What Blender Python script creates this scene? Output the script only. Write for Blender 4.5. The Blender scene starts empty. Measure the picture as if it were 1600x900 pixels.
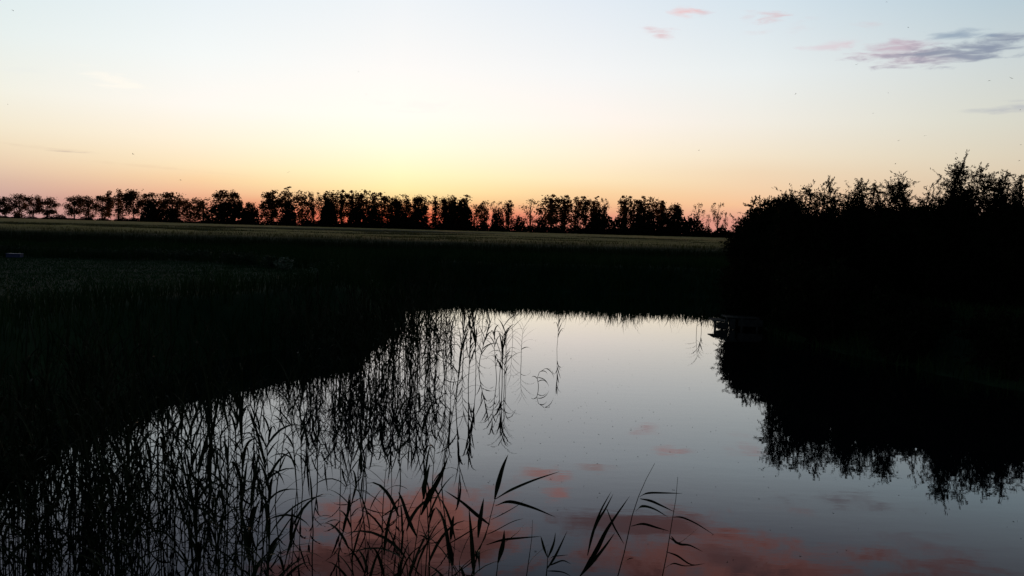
import bpy, math, random
import numpy as np
from mathutils import Vector, Matrix

S = bpy.context.scene
C = S.collection
RAD = math.radians

# ------------------------------------------------------------------ camera
F_PX = 1385.0            # focal length in pixels of the 1600 px wide photograph
CAM_H = 2.6
PITCH, ROLL = RAD(3.72), RAD(1.55)
cam_d = bpy.data.cameras.new('camera'); cam_d.sensor_width = 36.0
cam_d.lens = 36.0 * F_PX / 1600.0; cam_d.clip_start = 0.05; cam_d.clip_end = 12000
cam = bpy.data.objects.new('camera', cam_d); C.objects.link(cam)
fw = Vector((0, math.cos(PITCH), -math.sin(PITCH)))
r0, u0 = Vector((1, 0, 0)), Vector((0, math.sin(PITCH), math.cos(PITCH)))
rt = r0 * math.cos(ROLL) + u0 * math.sin(ROLL)
up = u0 * math.cos(ROLL) - r0 * math.sin(ROLL)
M = Matrix((rt, up, -fw)).transposed().to_4x4(); M.translation = Vector((0, 0, CAM_H))
cam.matrix_world = M
S.camera = cam

def ray(px, py):
    return (fw * F_PX + rt * (px - 800) + up * (450 - py)).normalized()
def at(px, py, d):
    """world point seen in that direction, d metres ahead (along +Y)"""
    r = ray(px, py); k = d / r.y
    return Vector((0, 0, CAM_H)) + r * k
def hor(px): return 360 + 0.027 * (px - 800)
def gx(px, d):
    r = ray(px, hor(px)); return d * r.x / r.y
def ztop(px, py, d): return at(px, py, d).z

# ------------------------------------------------------------------ sun and sky
SUN_AZ, SUN_EL = RAD(-7.4), RAD(1.2)
sd = Vector((math.sin(SUN_AZ) * math.cos(SUN_EL), math.cos(SUN_AZ) * math.cos(SUN_EL), math.sin(SUN_EL)))
sl = bpy.data.lights.new('sun', 'SUN'); sl.energy = 2.0; sl.angle = RAD(3); sl.color = (1.0, 0.45, 0.22)
so = bpy.data.objects.new('sun', sl); C.objects.link(so); so.rotation_euler = sd.to_track_quat('Z', 'Y').to_euler()

S.view_settings.view_transform = 'Standard'; S.view_settings.look = 'None'
S.view_settings.exposure = 0; S.view_settings.gamma = 1

def lin(c):
    return tuple(((v / 255) / 12.92 if v / 255 <= 0.04045 else ((v / 255 + 0.055) / 1.055) ** 2.4) for v in c)

W = bpy.data.worlds.new('World'); S.world = W; W.use_nodes = True
nt = W.node_tree; N = nt.nodes; L = nt.links
N.clear()
def mth(op, a, b=None, c=None, clamp=False):
    n = N.new('ShaderNodeMath'); n.operation = op; n.use_clamp = clamp
    for i, v in enumerate((a, b, c)):
        if v is None: continue
        if isinstance(v, (int, float)): n.inputs[i].default_value = v
        else: L.new(v, n.inputs[i])
    return n.outputs[0]
def mixc(f, a, b, mode='MIX'):
    n = N.new('ShaderNodeMix'); n.data_type = 'RGBA'; n.blend_type = mode
    if isinstance(f, (int, float)): n.inputs[0].default_value = f
    else: L.new(f, n.inputs[0])
    for i, v in ((6, a), (7, b)):
        if isinstance(v, tuple): n.inputs[i].default_value = (*v, 1)
        else: L.new(v, n.inputs[i])
    return n.outputs[2]
def sstep(x, lo, hi):
    n = N.new('ShaderNodeMapRange'); n.interpolation_type = 'SMOOTHSTEP'
    L.new(x, n.inputs[0]); n.inputs[1].default_value = lo; n.inputs[2].default_value = hi
    return n.outputs[0]
tc = N.new('ShaderNodeTexCoord'); sx = N.new('ShaderNodeSeparateXYZ')
L.new(tc.outputs['Generated'], sx.inputs[0])
DEG = 180 / math.pi
el = mth('MULTIPLY', mth('ARCSINE', sx.outputs[2]), DEG)
az = mth('MULTIPLY', mth('ARCTAN2', sx.outputs[0], sx.outputs[1]), DEG)
# distance in azimuth from the place where the sun went down
dz = mth('SUBTRACT', az, SUN_AZ * DEG)
t = mth('SQRT', mth('MAXIMUM', mth('DIVIDE', el, 90.0), 0.0))
TOP = [(18, (.46, .50, .60)), (22, (.22, .26, .35)), (30, (.09, .12, .17)), (45, (.025, .038, .06)), (90, (.012, .020, .035))]
SKY = {
 -172: [(0, (42, 46, 62)), (7, (56, 58, 76)), (14.3, (48, 58, 82))],
 -80: [(0, (95, 82, 95)), (3, (120, 108, 115)), (7, (122, 122, 130)), (14.3, (100, 118, 138))],
 -22.6:[(0, (190, 152, 152)), (1, (202, 162, 154)), (2, (218, 184, 164)), (3, (234, 207, 178)), (4, (241, 222, 192)), (5, (244, 232, 208)), (7, (243, 241, 228)), (10, (232, 240, 238)), (14.3, (217, 233, 238))],
 -12:  [(0, (200, 118, 102)), (1, (220, 146, 118)), (1.8, (242, 188, 150)), (2.6, (250, 212, 166)), (3.4, (253, 230, 190)), (5, (256, 243, 219)), (7, (256, 250, 242)), (10, (245, 249, 248)), (14.3, (230, 240, 246))],
 0:   [(0, (200, 66, 50)), (.8, (228, 96, 66)), (1.3, (244, 156, 106)), (1.8, (253, 214, 150)), (2.4, (256, 238, 174)), (3.4, (258, 250, 198)), (5.2, (262, 256, 230)), (7, (263, 256, 245)), (10, (253, 251, 248)), (14.3, (239, 244, 248))],
 12:  [(0, (205, 118, 108)), (1, (230, 150, 126)), (1.8, (247, 194, 146)), (2.6, (251, 214, 164)), (3.4, (254, 232, 190)), (5, (257, 243, 217)), (7, (257, 247, 238)), (10, (245, 246, 246)), (14.3, (228, 236, 244))],
 22.5:[(0, (206, 138, 132)), (1, (226, 158, 140)), (2, (246, 196, 154)), (3, (243, 209, 172)), (4, (241, 216, 184)), (5, (243, 228, 203)), (7, (242, 237, 226)), (10, (234, 239, 239)), (14.3, (213, 227, 236))],
 35:  [(0, (178, 140, 138)), (1.5, (206, 168, 150)), (3, (220, 196, 168)), (4, (223, 206, 180)), (5, (223, 212, 190)), (7, (219, 218, 205)), (10, (208, 216, 216)), (14.3, (182, 203, 215))],
 80:  [(0, (95, 82, 95)), (3, (120, 108, 115)), (7, (122, 122, 130)), (14.3, (100, 118, 138))],
 188: [(0, (42, 46, 62)), (7, (56, 58, 76)), (14.3, (48, 58, 82))]}
def topf(k): return float(np.interp(abs(k), [0, 12, 22.5, 35, 80, 180], [1, .95, .82, .66, .28, .13]))
prev = None; pk = None
for k in SKY:
    rp = N.new('ShaderNodeValToRGB'); L.new(t, rp.inputs[0]); cr = rp.color_ramp
    st = [(e, lin(c)) for e, c in SKY[k]] + [(e, tuple(v * topf(k) if e < 40 else v * (.6 + .4 * topf(k)) for v in c)) for e, c in TOP]
    while len(cr.elements) < len(st): cr.elements.new(0.5)
    for i, (e, c) in enumerate(st):
        cr.elements[i].position = math.sqrt(e / 90) if e > 0 else 0.0
    for i, (e, c) in enumerate(st): cr.elements[i].color = (*c, 1)
    prev = rp.outputs[0] if prev is None else mixc(mth('DIVIDE', mth('SUBTRACT', dz, pk), k - pk, clamp=True), prev, rp.outputs[0])
    pk = k
sky = N.new('ShaderNodeTexSky'); sky.sky_type = 'NISHITA'; sky.sun_disc = False
sky.sun_elevation = SUN_EL; sky.sun_rotation = SUN_AZ; sky.altitude = 0; sky.air_density = 1.2; sky.dust_density = 2.0
col = mixc(0.002, prev, sky.outputs[0], 'ADD')

# thin clouds, each at its own bearing and elevation
def nz(sx_, sy_, det, seed, rough=.55):
    v = N.new('ShaderNodeCombineXYZ'); L.new(mth('MULTIPLY', az, sx_), v.inputs[0]); L.new(mth('MULTIPLY', el, sy_), v.inputs[1]); v.inputs[2].default_value = seed
    n = N.new('ShaderNodeTexNoise'); L.new(v.outputs[0], n.inputs['Vector']); n.inputs['Scale'].default_value = 1
    n.inputs['Detail'].default_value = det; n.inputs['Roughness'].default_value = rough; n.inputs['Distortion'].default_value = .4
    return n.outputs[0]
nA = nz(.5, 2.4, 6, 3.1); nB = nz(.17, .42, 9, 7.7, .66); nC = nz(.25, .7, 5, 1.3)
def blob(a0, e0, da, de, amp, nn, edge=.8, tilt=0.0):
    x = mth('DIVIDE', mth('SUBTRACT', az, a0), da)
    yy = mth('SUBTRACT', el, e0)
    if tilt: yy = mth('SUBTRACT', yy, mth('MULTIPLY', mth('SUBTRACT', az, a0), tilt))
    yv = mth('DIVIDE', yy, de)
    r = mth('SQRT', mth('ADD', mth('MULTIPLY', x, x), mth('MULTIPLY', yv, yv)))
    v = mth('ADD', mth('SUBTRACT', 1.0, r), mth('MULTIPLY', mth('SUBTRACT', nn, .5), amp))
    return sstep(v, 0.0, edge)
def azel(px, py):
    r = ray(px, py); return math.atan2(r.x, r.y) * DEG, math.asin(r.z) * DEG
def over(base, mask, c, s):
    return mixc(mth('MULTIPLY', mask, s), base, c)
# small pink puffs high in the frame
for px, py, w, h, s in ((1035, 53, 1.0, .32, .9), (1018, 46, .5, .4, .45), (1213, 27, 1.2, .35, .75), (1165, 27, .9, .3, .3), (1100, 20, .5, .25, .4), (1190, 50, .8, .25, .25), (1250, 40, 1.0, .5, .2), (1360, 38, .9, .2, .3)):
    a, e = azel(px, py); col = over(col, blob(a, e, w * 1.1, h * 1.2, 4.2, nA, 1.7), lin((222, 165, 168)), s * .85)
# long grey-pink bank at upper right
for px, py, w, h, c, s, tl in ((1400, 78, 3.0, .5, (196, 172, 186), .85, 0), (1300, 72, 2.2, .3, (222, 200, 208), .6, 0), (1430, 92, 3.0, .4, (196, 172, 186), .9, .02), (1470, 84, 4.0, .55, (148, 154, 170), .95, .05),
                               (1560, 70, 3.2, .7, (142, 152, 170), .95, .08), (1500, 55, 1.9, .3, (142, 160, 180), .8, 0), (1590, 168, 1.5, .3, (175, 178, 188), .6, 0), (1530, 172, 1.0, .15, (178, 182, 190), .4, 0)):
    a, e = azel(px, py); col = over(col, blob(a, e, w * 1.15, h * 1.25, 3.0, nA, 1.1, tl), lin(c), s)
# pale wisp and thin streaks at left
for px, py, w, h, c, s, tl in ((178, 126, 2.2, .6, (260, 253, 240), .75, -.22), (30, 108, 2.2, .3, (238, 240, 234), .6, 0), (380, 180, 1.6, .3, (255, 250, 240), .5, -.1),
                               (105, 237, 1.3, .07, (190, 170, 160), .5, 0), (60, 230, 5, .16, (222, 200, 176), .3, -.05), (250, 262, 5, .13, (228, 196, 164), .2, -.05), (660, 165, 3.0, .5, (252, 244, 240), .4, 0)):
    a, e = azel(px, py); col = over(col, blob(a, e, w, h, 2.6, nA, 1.0, tl), lin(c), s)
# sunset-lit banks above the frame, seen mirrored in the pond
for a, e, w, h, c, s in ((10.0, 13.6, 1.0, .3, (.9, .42, .40), .8), (2.2, 15.4, 1.6, .5, (.85, .38, .34), .75), (3.3, 16.2, 1.0, 1.0, (.95, .40, .36), .8), (5.8, 15.0, 1.3, .35, (.7, .42, .40), .6),
                         (21.5, 15.6, 3.2, .5, (.30, .26, .30), .7), (26, 17.5, 3, .6, (.34, .28, .33), .6)):
    col = over(col, blob(a, e, w * 1.2, h * 1.2, 3.4, nA, 1.3), c, s)
for a, e, w, h, c, s, tl in ((-6.5, 20.4, 9, 4.0, (.84, .32, .26), .95, -.08), (17.0, 21.3, 12.5, 4.8, (.60, .235, .205), .95, .03), (26, 22.6, 14, 4.6, (.24, .125, .135), .85, .06),
                             (-8, 22.2, 11.0, 3.4, (.20, .095, .10), .85, 0), (-2, 20.4, 3.5, 1.2, (.28, .13, .13), .6, -.2), (8, 18.2, 6.0, 1.0, (.30, .16, .17), .85, -.05), (15, 19.9, 3.5, 1.0, (.22, .14, .16), .6, .1), (20, 24.0, 19, 3.4, (.16, .08, .09), .9, .05)):
    col = over(col, blob(a, e, w, h, 2.8, nB, .75, tl), c, s)
bg = N.new('ShaderNodeBackground'); L.new(col, bg.inputs[0]); bg.inputs[1].default_value = 1.0
wo = N.new('ShaderNodeOutputWorld'); L.new(bg.outputs[0], wo.inputs[0])

# ------------------------------------------------------------------ helpers
rng = np.random.default_rng(7); random.seed(7)

def mat(name, c1, c2=None, scale=3.0, rough=.8, spec=.2, transl=0.0, bump=0.0):
    m = bpy.data.materials.new(name); m.use_nodes = True
    n = m.node_tree.nodes; l = m.node_tree.links; b = n['Principled BSDF']
    b.inputs['Roughness'].default_value = rough; b.inputs['Specular IOR Level'].default_value = spec
    t_ = n.new('ShaderNodeTexCoord'); no = n.new('ShaderNodeTexNoise'); no.inputs['Scale'].default_value = scale; no.inputs['Detail'].default_value = 5
    l.new(t_.outputs['Object'], no.inputs['Vector'])
    rp = n.new('ShaderNodeValToRGB'); l.new(no.outputs[0], rp.inputs[0])
    rp.color_ramp.elements[0].position = .3; rp.color_ramp.elements[1].position = .7
    rp.color_ramp.elements[0].color = (*c1, 1); rp.color_ramp.elements[1].color = (*(c2 or c1), 1)
    l.new(rp.outputs[0], b.inputs['Base Color'])
    if bump:
        bp = n.new('ShaderNodeBump'); bp.inputs['Strength'].default_value = bump; l.new(no.outputs[0], bp.inputs['Height']); l.new(bp.outputs[0], b.inputs['Normal'])
    if transl:
        tr = n.new('ShaderNodeBsdfTranslucent'); l.new(rp.outputs[0], tr.inputs[0]); mx = n.new('ShaderNodeMixShader'); mx.inputs[0].default_value = transl
        l.new(b.outputs[0], mx.inputs[1]); l.new(tr.outputs[0], mx.inputs[2]); l.new(mx.outputs[0], n['Material Output'].inputs[0])
    return m

M_ground = mat('soil_and_turf', (.012, .045, .018), (.022, .065, .026), 1.5, 1, .1, bump=.3)
M_grass = mat('grass_blades', (.018, .050, .014), (.032, .078, .022), .5, .9, .04)
M_lawn = mat('lawn_blades', (.014, .058, .016), (.022, .080, .024), .7, .9, .03)
M_crop = mat('ripening_barley', (.25, .215, .045), (.46, .38, .095), .10, .95, .05, bump=.6)
def ears_over_shaded_stems(m):
    # tan ears on top; green stems below, canopy shade painted into their dark colour
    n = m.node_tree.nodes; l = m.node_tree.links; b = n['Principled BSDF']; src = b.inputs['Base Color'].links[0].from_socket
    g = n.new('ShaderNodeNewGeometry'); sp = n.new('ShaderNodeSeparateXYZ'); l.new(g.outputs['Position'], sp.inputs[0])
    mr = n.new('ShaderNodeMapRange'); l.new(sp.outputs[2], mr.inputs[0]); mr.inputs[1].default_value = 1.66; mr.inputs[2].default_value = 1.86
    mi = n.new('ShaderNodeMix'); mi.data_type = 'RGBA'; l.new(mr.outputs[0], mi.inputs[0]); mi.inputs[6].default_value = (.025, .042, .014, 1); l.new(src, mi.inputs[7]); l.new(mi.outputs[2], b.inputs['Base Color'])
ears_over_shaded_stems(M_crop)
M_cropedge = mat('green_crop_stalks', (.10, .11, .03), (.26, .23, .07), .2, .95, .04); ears_over_shaded_stems(M_cropedge)
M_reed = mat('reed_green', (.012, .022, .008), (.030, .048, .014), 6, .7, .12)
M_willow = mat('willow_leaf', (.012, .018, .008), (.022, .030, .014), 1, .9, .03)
M_bark = mat('bark', (.018, .014, .010), (.035, .028, .02), 5, .95, .05)
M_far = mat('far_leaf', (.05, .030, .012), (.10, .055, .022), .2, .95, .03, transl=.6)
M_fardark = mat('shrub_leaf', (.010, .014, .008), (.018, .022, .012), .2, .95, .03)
M_weed = mat('weed_leaf', (.03, .06, .03), (.05, .09, .04), 2, .75, .15)
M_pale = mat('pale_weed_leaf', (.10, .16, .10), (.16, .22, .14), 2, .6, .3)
M_wood = mat('weathered_wood', (.045, .055, .05), (.09, .10, .09), 7, .9, .1, bump=.3)
M_blue = mat('blue_plastic', (.05, .07, .16), (.06, .085, .19), 4, .5, .4)
M_bird = mat('dark_feathers', (.02, .02, .02), (.05, .045, .04), 9, .8, .1)
M_weedlet = mat('floating_leaf', (.02, .028, .015), (.04, .045, .025), 9, .7, .2)

def new_mesh(name, V, faces=None, nper=4, m=None, smooth=False):
    """V (n,3); faces: list of index arrays or an (k,nper) array"""
    me = bpy.data.meshes.new(name)
    V = np.asarray(V, dtype=np.float32)
    if isinstance(faces, np.ndarray):
        k, nper = faces.shape
        me.vertices.add(len(V)); me.vertices.foreach_set('co', V.ravel())
        me.loops.add(k * nper); me.loops.foreach_set('vertex_index', faces.astype(np.int32).ravel())
        me.polygons.add(k); me.polygons.foreach_set('loop_start', np.arange(0, k * nper, nper, dtype=np.int32))
        me.polygons.foreach_set('loop_total', np.full(k, nper, dtype=np.int32))
        me.update(calc_edges=True)
    else:
        me.from_pydata([tuple(map(float, v)) for v in V], [], faces)
    if m: me.materials.append(m)
    if smooth: me.polygons.foreach_set('use_smooth', [True] * len(me.polygons))
    me.validate()
    return me
def link(name, me, parent=None, loc=None):
    o = bpy.data.objects.new(name, me); C.objects.link(o)
    if parent: o.parent = parent
    if loc is not None: o.location = loc
    return o
def tag(o, label=None, cat=None, group=None, kind=None):
    if label: o['label'] = label
    if cat: o['category'] = cat
    if group: o['group'] = group
    if kind: o['kind'] = kind
    return o
class MB:
    """collects boxes, tubes and ribbons into one mesh"""
    def __init__(s): s.v = []; s.f = []
    def add(s, v, f):
        b = len(s.v); s.v += [tuple(p) for p in v]; s.f += [[i + b for i in q] for q in f]
    def tube(s, pts, rad, n=5):
        pts = [Vector(p) for p in pts]; V = []; Fc = []
        for i, p in enumerate(pts):
            d = (pts[min(i + 1, len(pts) - 1)] - pts[max(i - 1, 0)]).normalized()
            a = d.cross(Vector((0, 1, .3))).normalized(); b = d.cross(a)
            r = rad[i] if isinstance(rad, (list, tuple)) else rad
            for k in range(n):
                q = 2 * math.pi * k / n; V.append(p + a * math.cos(q) * r + b * math.sin(q) * r)
        for i in range(len(pts) - 1):
            for k in range(n): Fc.append([i * n + k, i * n + (k + 1) % n, (i + 1) * n + (k + 1) % n, (i + 1) * n + k])
        Fc.append(list(range(n))[::-1]); Fc.append([(len(pts) - 1) * n + k for k in range(n)])
        s.add(V, Fc)
    def box(s, c, sz, rz=0.0, bev=.008):
        x, y, z = sz[0] / 2, sz[1] / 2, sz[2] / 2; b = min(bev, x, y, z)
        V = []; cz, sn = math.cos(rz), math.sin(rz)
        for zz, ins in ((-z, b), (-z + b, 0), (z - b, 0), (z, b)):
            for px, py in ((-x + ins, -y + ins), (x - ins, -y + ins), (x - ins, y - ins), (-x + ins, y - ins)):
                V.append((c[0] + px * cz - py * sn, c[1] + px * sn + py * cz, c[2] + zz))
        Fc = [[3, 2, 1, 0], [12, 13, 14, 15]]
        for l_ in range(3):
            for k in range(4): Fc.append([l_ * 4 + k, l_ * 4 + (k + 1) % 4, l_ * 4 + 4 + (k + 1) % 4, l_ * 4 + 4 + k])
        s.add(V, Fc)
    def blade(s, pts, w, side=None, fold=.25, prof=None):
        """a reed or grass leaf: tapered, folded ribbon along pts"""
        pts = [Vector(p) for p in pts]; n = len(pts); V = []; Fc = []
        for i, p in enumerate(pts):
            d = (pts[min(i + 1, n - 1)] - pts[max(i - 1, 0)]).normalized()
            sd_ = side if side is not None else d.cross(Vector((0, 0, 1)))
            if sd_.length < 1e-3: sd_ = Vector((1, 0, 0))
            sd_ = (sd_ - d * sd_.dot(d)).normalized(); nr = d.cross(sd_)
            u = i / (n - 1); ww = w * .5 * (min(1, .35 + u * 3.2) * (1 - u ** 2.2) if prof is None else prof(u)) + .0004
            V += [p - sd_ * ww + nr * ww * fold, p.copy(), p + sd_ * ww + nr * ww * fold]
        for i in range(n - 1):
            a = i * 3; Fc += [[a, a + 1, a + 4, a + 3], [a + 1, a + 2, a + 5, a + 4]]
        s.add(V, Fc)
    def mesh(s, name, m, smooth=False): return new_mesh(name, s.v, s.f, m=m, smooth=smooth)
    def obj(s, name, m, parent=None, smooth=False): return link(name, s.mesh(name, m, smooth), parent)

def leaves(P, D, ln, wd):
    """diamond leaves: centres P, directions D (n,3) -> verts, faces"""
    n = len(P); R = rng.normal(size=(n, 3)); D = D / np.linalg.norm(D, axis=1, keepdims=True)
    Sd = np.cross(D, R); Sd /= np.linalg.norm(Sd, axis=1, keepdims=True) + 1e-9
    ln = np.broadcast_to(ln, (n,))[:, None] * rng.uniform(.7, 1.2, (n, 1)); wd = np.broadcast_to(wd, (n,))[:, None] * rng.uniform(.7, 1.2, (n, 1))
    V = np.stack([P - D * ln / 2, P + Sd * wd / 2, P + D * ln / 2, P - Sd * wd / 2], 1).reshape(-1, 3)
    return V, np.arange(n * 4).reshape(n, 4)
def blades(P, h, w, lean):
    """grass blades rising from P: two-segment bent slivers"""
    n = len(P); a = rng.uniform(0, 2 * np.pi, n); dx = np.stack([np.cos(a), np.sin(a), 0 * a], 1)
    b = rng.uniform(0, 2 * np.pi, n); ld = np.stack([np.cos(b), np.sin(b), 0 * b], 1)
    h = h[:, None]; w = w[:, None]; le = (lean * rng.uniform(.2, 1, n))[:, None] * h; z = np.array([[0, 0, 1.]])
    m1 = P + z * h * .55 + ld * le * .3; tp = P + z * h * (1 - .15 * rng.random((n, 1))) + ld * le
    V = np.stack([P - dx * w / 2, P + dx * w / 2, m1 + dx * w * .35, m1 - dx * w * .35, tp], 1).reshape(-1, 3)
    k = np.arange(n) * 5
    F = np.concatenate([np.stack([k, k + 1, k + 2], 1), np.stack([k, k + 2, k + 3], 1), np.stack([k + 3, k + 2, k + 4], 1)])
    return V, F

# ------------------------------------------------------------------ pond and terrain
POND = np.array([(-4.7, 37.3), (-4.2, 33), (-3.6, 28), (-3.0, 24), (-2.9, 21.8), (-4.1, 19.6), (-5.4, 17), (-6.0, 14), (-5.6, 11), (-4.9, 8), (-4.2, 4.2), (-3, 2.4), (0, 2.0), (3.5, 2.2),
                 (7, 3.4), (9.8, 6), (10.6, 9.5), (10.2, 12.5), (9.1, 15.5), (7.8, 19), (7.0, 23), (7.3, 25.5), (9.4, 27.5), (10.3, 31), (10.2, 34.5), (9.3, 37.2), (7, 38.3), (4.4, 38.0), (2.1, 38.8), (0, 38.3), (-2, 38.7)])
def pond_sd(x, y):
    """signed distance to the shore, positive on land"""
    x = np.asarray(x, float); y = np.asarray(y, float)
    dmin = np.full(x.shape, 1e9); ins = np.zeros(x.shape, bool)
    for i in range(len(POND)):
        ax, ay = POND[i]; bx, by = POND[(i + 1) % len(POND)]
        ex, ey = bx - ax, by - ay
        tt = np.clip(((x - ax) * ex + (y - ay) * ey) / (ex * ex + ey * ey), 0, 1)
        dmin = np.minimum(dmin, np.hypot(x - ax - tt * ex, y - ay - tt * ey))
        c = ((ay > y) != (by > y)) & (x < (bx - ax) * (y - ay) / (by - ay + 1e-12) + ax); ins ^= c
    return np.where(ins, -dmin, dmin)
def wob(x, y, s=1.0):
    return (np.sin(x * .9 * s + 1.3) * np.cos(y * .7 * s + .4) + .5 * np.sin(x * 2.3 * s + y * 1.7 * s) + .3 * np.sin(y * 3.9 * s - x * 2.9 * s)) / 1.8
def ground_z(x, y):
    s = pond_sd(x, y) + .18 * wob(x, y, 1.6)
    right = np.clip((x - 4) / 4, 0, 1) * np.clip((34 - y) / 6, 0, 1)
    zt = 1.02 - .28 * right
    left = np.clip((-x - 2.5) / 1.5, 0, 1) * np.clip((30 - y) / 6, 0, 1)
    wd = 2.6 - 1.3 * left + 0 * y + 1.0 * right
    u = np.clip(s / wd, 0, 1); land = zt * (u * u * (3 - 2 * u)) ** .8
    land = land + .04 * wob(x, y, .5) * np.clip(s / 3, 0, 1) + .05 * np.clip(s, 0, 1)
    return np.where(s > 0, land, np.maximum(-.8, s * .45))
def axis(lo, hi, step, far):
    a = np.arange(lo, hi + 1e-6, step); g = [step * 1.3 ** k for k in range(1, 60)]; e = np.cumsum(g); e = e[e < far]
    return np.concatenate([(lo - e)[::-1], a, hi + e])
xs = axis(-26, 26, .4, 6000); ys = axis(-4, 60, .4, 6000)
X, Y = np.meshgrid(xs, ys); Z = ground_z(X, Y)
nx, ny = len(xs), len(ys); idx = np.arange(nx * ny).reshape(ny, nx)
Fq = np.stack([idx[:-1, :-1], idx[:-1, 1:], idx[1:, 1:], idx[1:, :-1]], -1).reshape(-1, 4)
tag(link('ground', new_mesh('ground', np.stack([X, Y, Z], -1).reshape(-1, 3), Fq, m=M_ground, smooth=True)), kind='structure')

# water: dark, clear, almost still
mw = bpy.data.materials.new('pond_water'); mw.use_nodes = True
n_ = mw.node_tree.nodes; l_ = mw.node_tree.links; n_.clear()
gl = n_.new('ShaderNodeBsdfGlossy'); gl.inputs['Roughness'].default_value = .012; gl.inputs['Color'].default_value = (1, 1, 1, 1)
df = n_.new('ShaderNodeBsdfDiffuse'); df.inputs[0].default_value = (.004, .007, .009, 1)
fr = n_.new('ShaderNodeFresnel'); fr.inputs[0].default_value = 1.40
mx = n_.new('ShaderNodeMixShader'); ou = n_.new('ShaderNodeOutputMaterial')
tcw = n_.new('ShaderNodeTexCoord'); mp = n_.new('ShaderNodeMapping'); mp.inputs['Scale'].default_value = (1.2, 3.0, 1)
nw = n_.new('ShaderNodeTexNoise'); nw.inputs['Scale'].default_value = 1.4; nw.inputs['Detail'].default_value = 3
bw = n_.new('ShaderNodeBump'); bw.inputs['Strength'].default_value = .022; bw.inputs['Distance'].default_value = .02
l_.new(tcw.outputs['Object'], mp.inputs[0]); l_.new(mp.outputs[0], nw.inputs['Vector']); l_.new(nw.outputs[0], bw.inputs['Height'])
for q in (gl, fr): l_.new(bw.outputs[0], q.inputs['Normal'])
m1 = n_.new('ShaderNodeMath'); m1.operation = 'MULTIPLY_ADD'; l_.new(fr.outputs[0], m1.inputs[0]); m1.inputs[1].default_value = 1.05; m1.inputs[2].default_value = .82
m2 = n_.new('ShaderNodeMath'); m2.operation = 'MULTIPLY'; m2.use_clamp = True; l_.new(fr.outputs[0], m2.inputs[0]); l_.new(m1.outputs[0], m2.inputs[1])
l_.new(m2.outputs[0], mx.inputs[0]); l_.new(df.outputs[0], mx.inputs[1]); l_.new(gl.outputs[0], mx.inputs[2]); l_.new(mx.outputs[0], ou.inputs[0])
wv = [(-9, 1, 0), (12, 1, 0), (12, 44, 0), (-9, 44, 0)]
tag(link('water', new_mesh('water', wv, [[0, 1, 2, 3]], m=mw)), kind='structure')

# ------------------------------------------------------------------ grass, lawn, crop
def scatter(n, x0, x1, y0, y1): return rng.uniform(x0, x1, n), rng.uniform(y0, y1, n)
def near_density(x, y): return rng.random(len(x)) < np.clip(14 / np.hypot(x, y), 0, 1)
def lawn_mask(x, y, s):
    edge = 33.5 - np.clip((x + 15) / 13, 0, 1) ** 1.6 * 7.5 + .3 * wob(x, y)
    return (x < -3.2) & (y < edge) & (s > 2.6) & (y > 4)
Vs, Fs, nb = [], [], 0
def collect(V, F):
    global nb
    Vs.append(V); Fs.append(F + nb); nb += len(V)
x, y = scatter(260000, -26, 26, 1, 57); s = pond_sd(x, y)
k = (s > -.12) & (np.abs(x) < y * .75 + 5) & ~lawn_mask(x, y, s); x, y, s = x[k], y[k], s[k]
strip = s < 2.4
keep = np.where(strip, 1, .75) > rng.random(len(x)); x, y, s, strip = x[keep], y[keep], s[keep], strip[keep]
h = np.where(strip, rng.uniform(.25, .62, len(x)), rng.uniform(.25, .6, len(x))) * (.75 + .35 * wob(x, y, .8))
h *= np.where((x > 5) & (y < 24), .9, 1) * np.where((x < -2) & (y < 34) & strip, 1.5, 1) * np.where((y > 34) & strip, 1.55, 1) * (1 + .5 * (rng.random(len(x)) < .08))
V, F = blades(np.stack([x, y, ground_z(x, y) - .02], 1), h, rng.uniform(.008, .02, len(x)) + .0004 * y, .6); collect(V, F)
tag(link('bank_grass', new_mesh('bank_grass', np.concatenate(Vs), np.concatenate(Fs), m=M_grass)), 'tall dark grass covering the banks all round the pond', 'grass', kind='stuff')
x, y = scatter(150000, -24, -3, 9, 34); s = pond_sd(x, y); k = lawn_mask(x, y, s) & (x > -.62 * y - 3); x, y = x[k], y[k]
V, F = blades(np.stack([x, y, ground_z(x, y) - .01], 1), rng.uniform(.03, .075, len(x)), rng.uniform(.010, .020, len(x)), 1.0)
tag(link('lawn_grass', new_mesh('lawn_grass', V, F, m=M_lawn)), 'short mown dark green lawn on the left bank', 'grass', kind='stuff')
# clover and plantain heads dotted in the lawn
# barley: an uneven canopy sheet with its own front edge of stalks
cx = axis(-70, 60, 1.6, 520); cy = np.concatenate([np.arange(55, 130, 1.2), 130 + np.cumsum(1.2 * 1.03 ** np.arange(85))]); cy = cy[cy < 470]
X, Y = np.meshgrid(cx, cy); Zc = 1.86 + .05 * wob(X, Y, .5) + rng.normal(0, .035, X.shape)
Zc -= .42 * np.exp(-(Y - 55) / 7.0)
DIPS = ((100, 130, 14, 5), (275, 95, 8, 3), (235, 110, 9, 3), (440, 150, 12, 5), (520, 92, 8, 2.4), (610, 100, 6, 3), (660, 74, 5, 1.4), (680, 120, 9, 4), (860, 105, 5, 3), (1000, 140, 10, 5), (740, 85, 6, 2), (350, 84, 4, 1.5), (900, 80, 5, 1.5), (1080, 95, 7, 2.5), (30, 100, 10, 3), (560, 190, 30, 8))
for (px, dd, wx, wy) in DIPS:
    wy = wy * (dd / 55) ** 1.6 + 1.5
    g = np.exp(-(((X - gx(px, dd)) / wx) ** 2 + ((Y - dd) / wy) ** 2) ** 4); Zc -= .55 * g * (.7 + .3 * rng.random(X.shape))
edge_y = 55.5 + .8 * wob(X, X * 0, .3); Zc[0, :] = 1.0
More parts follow.
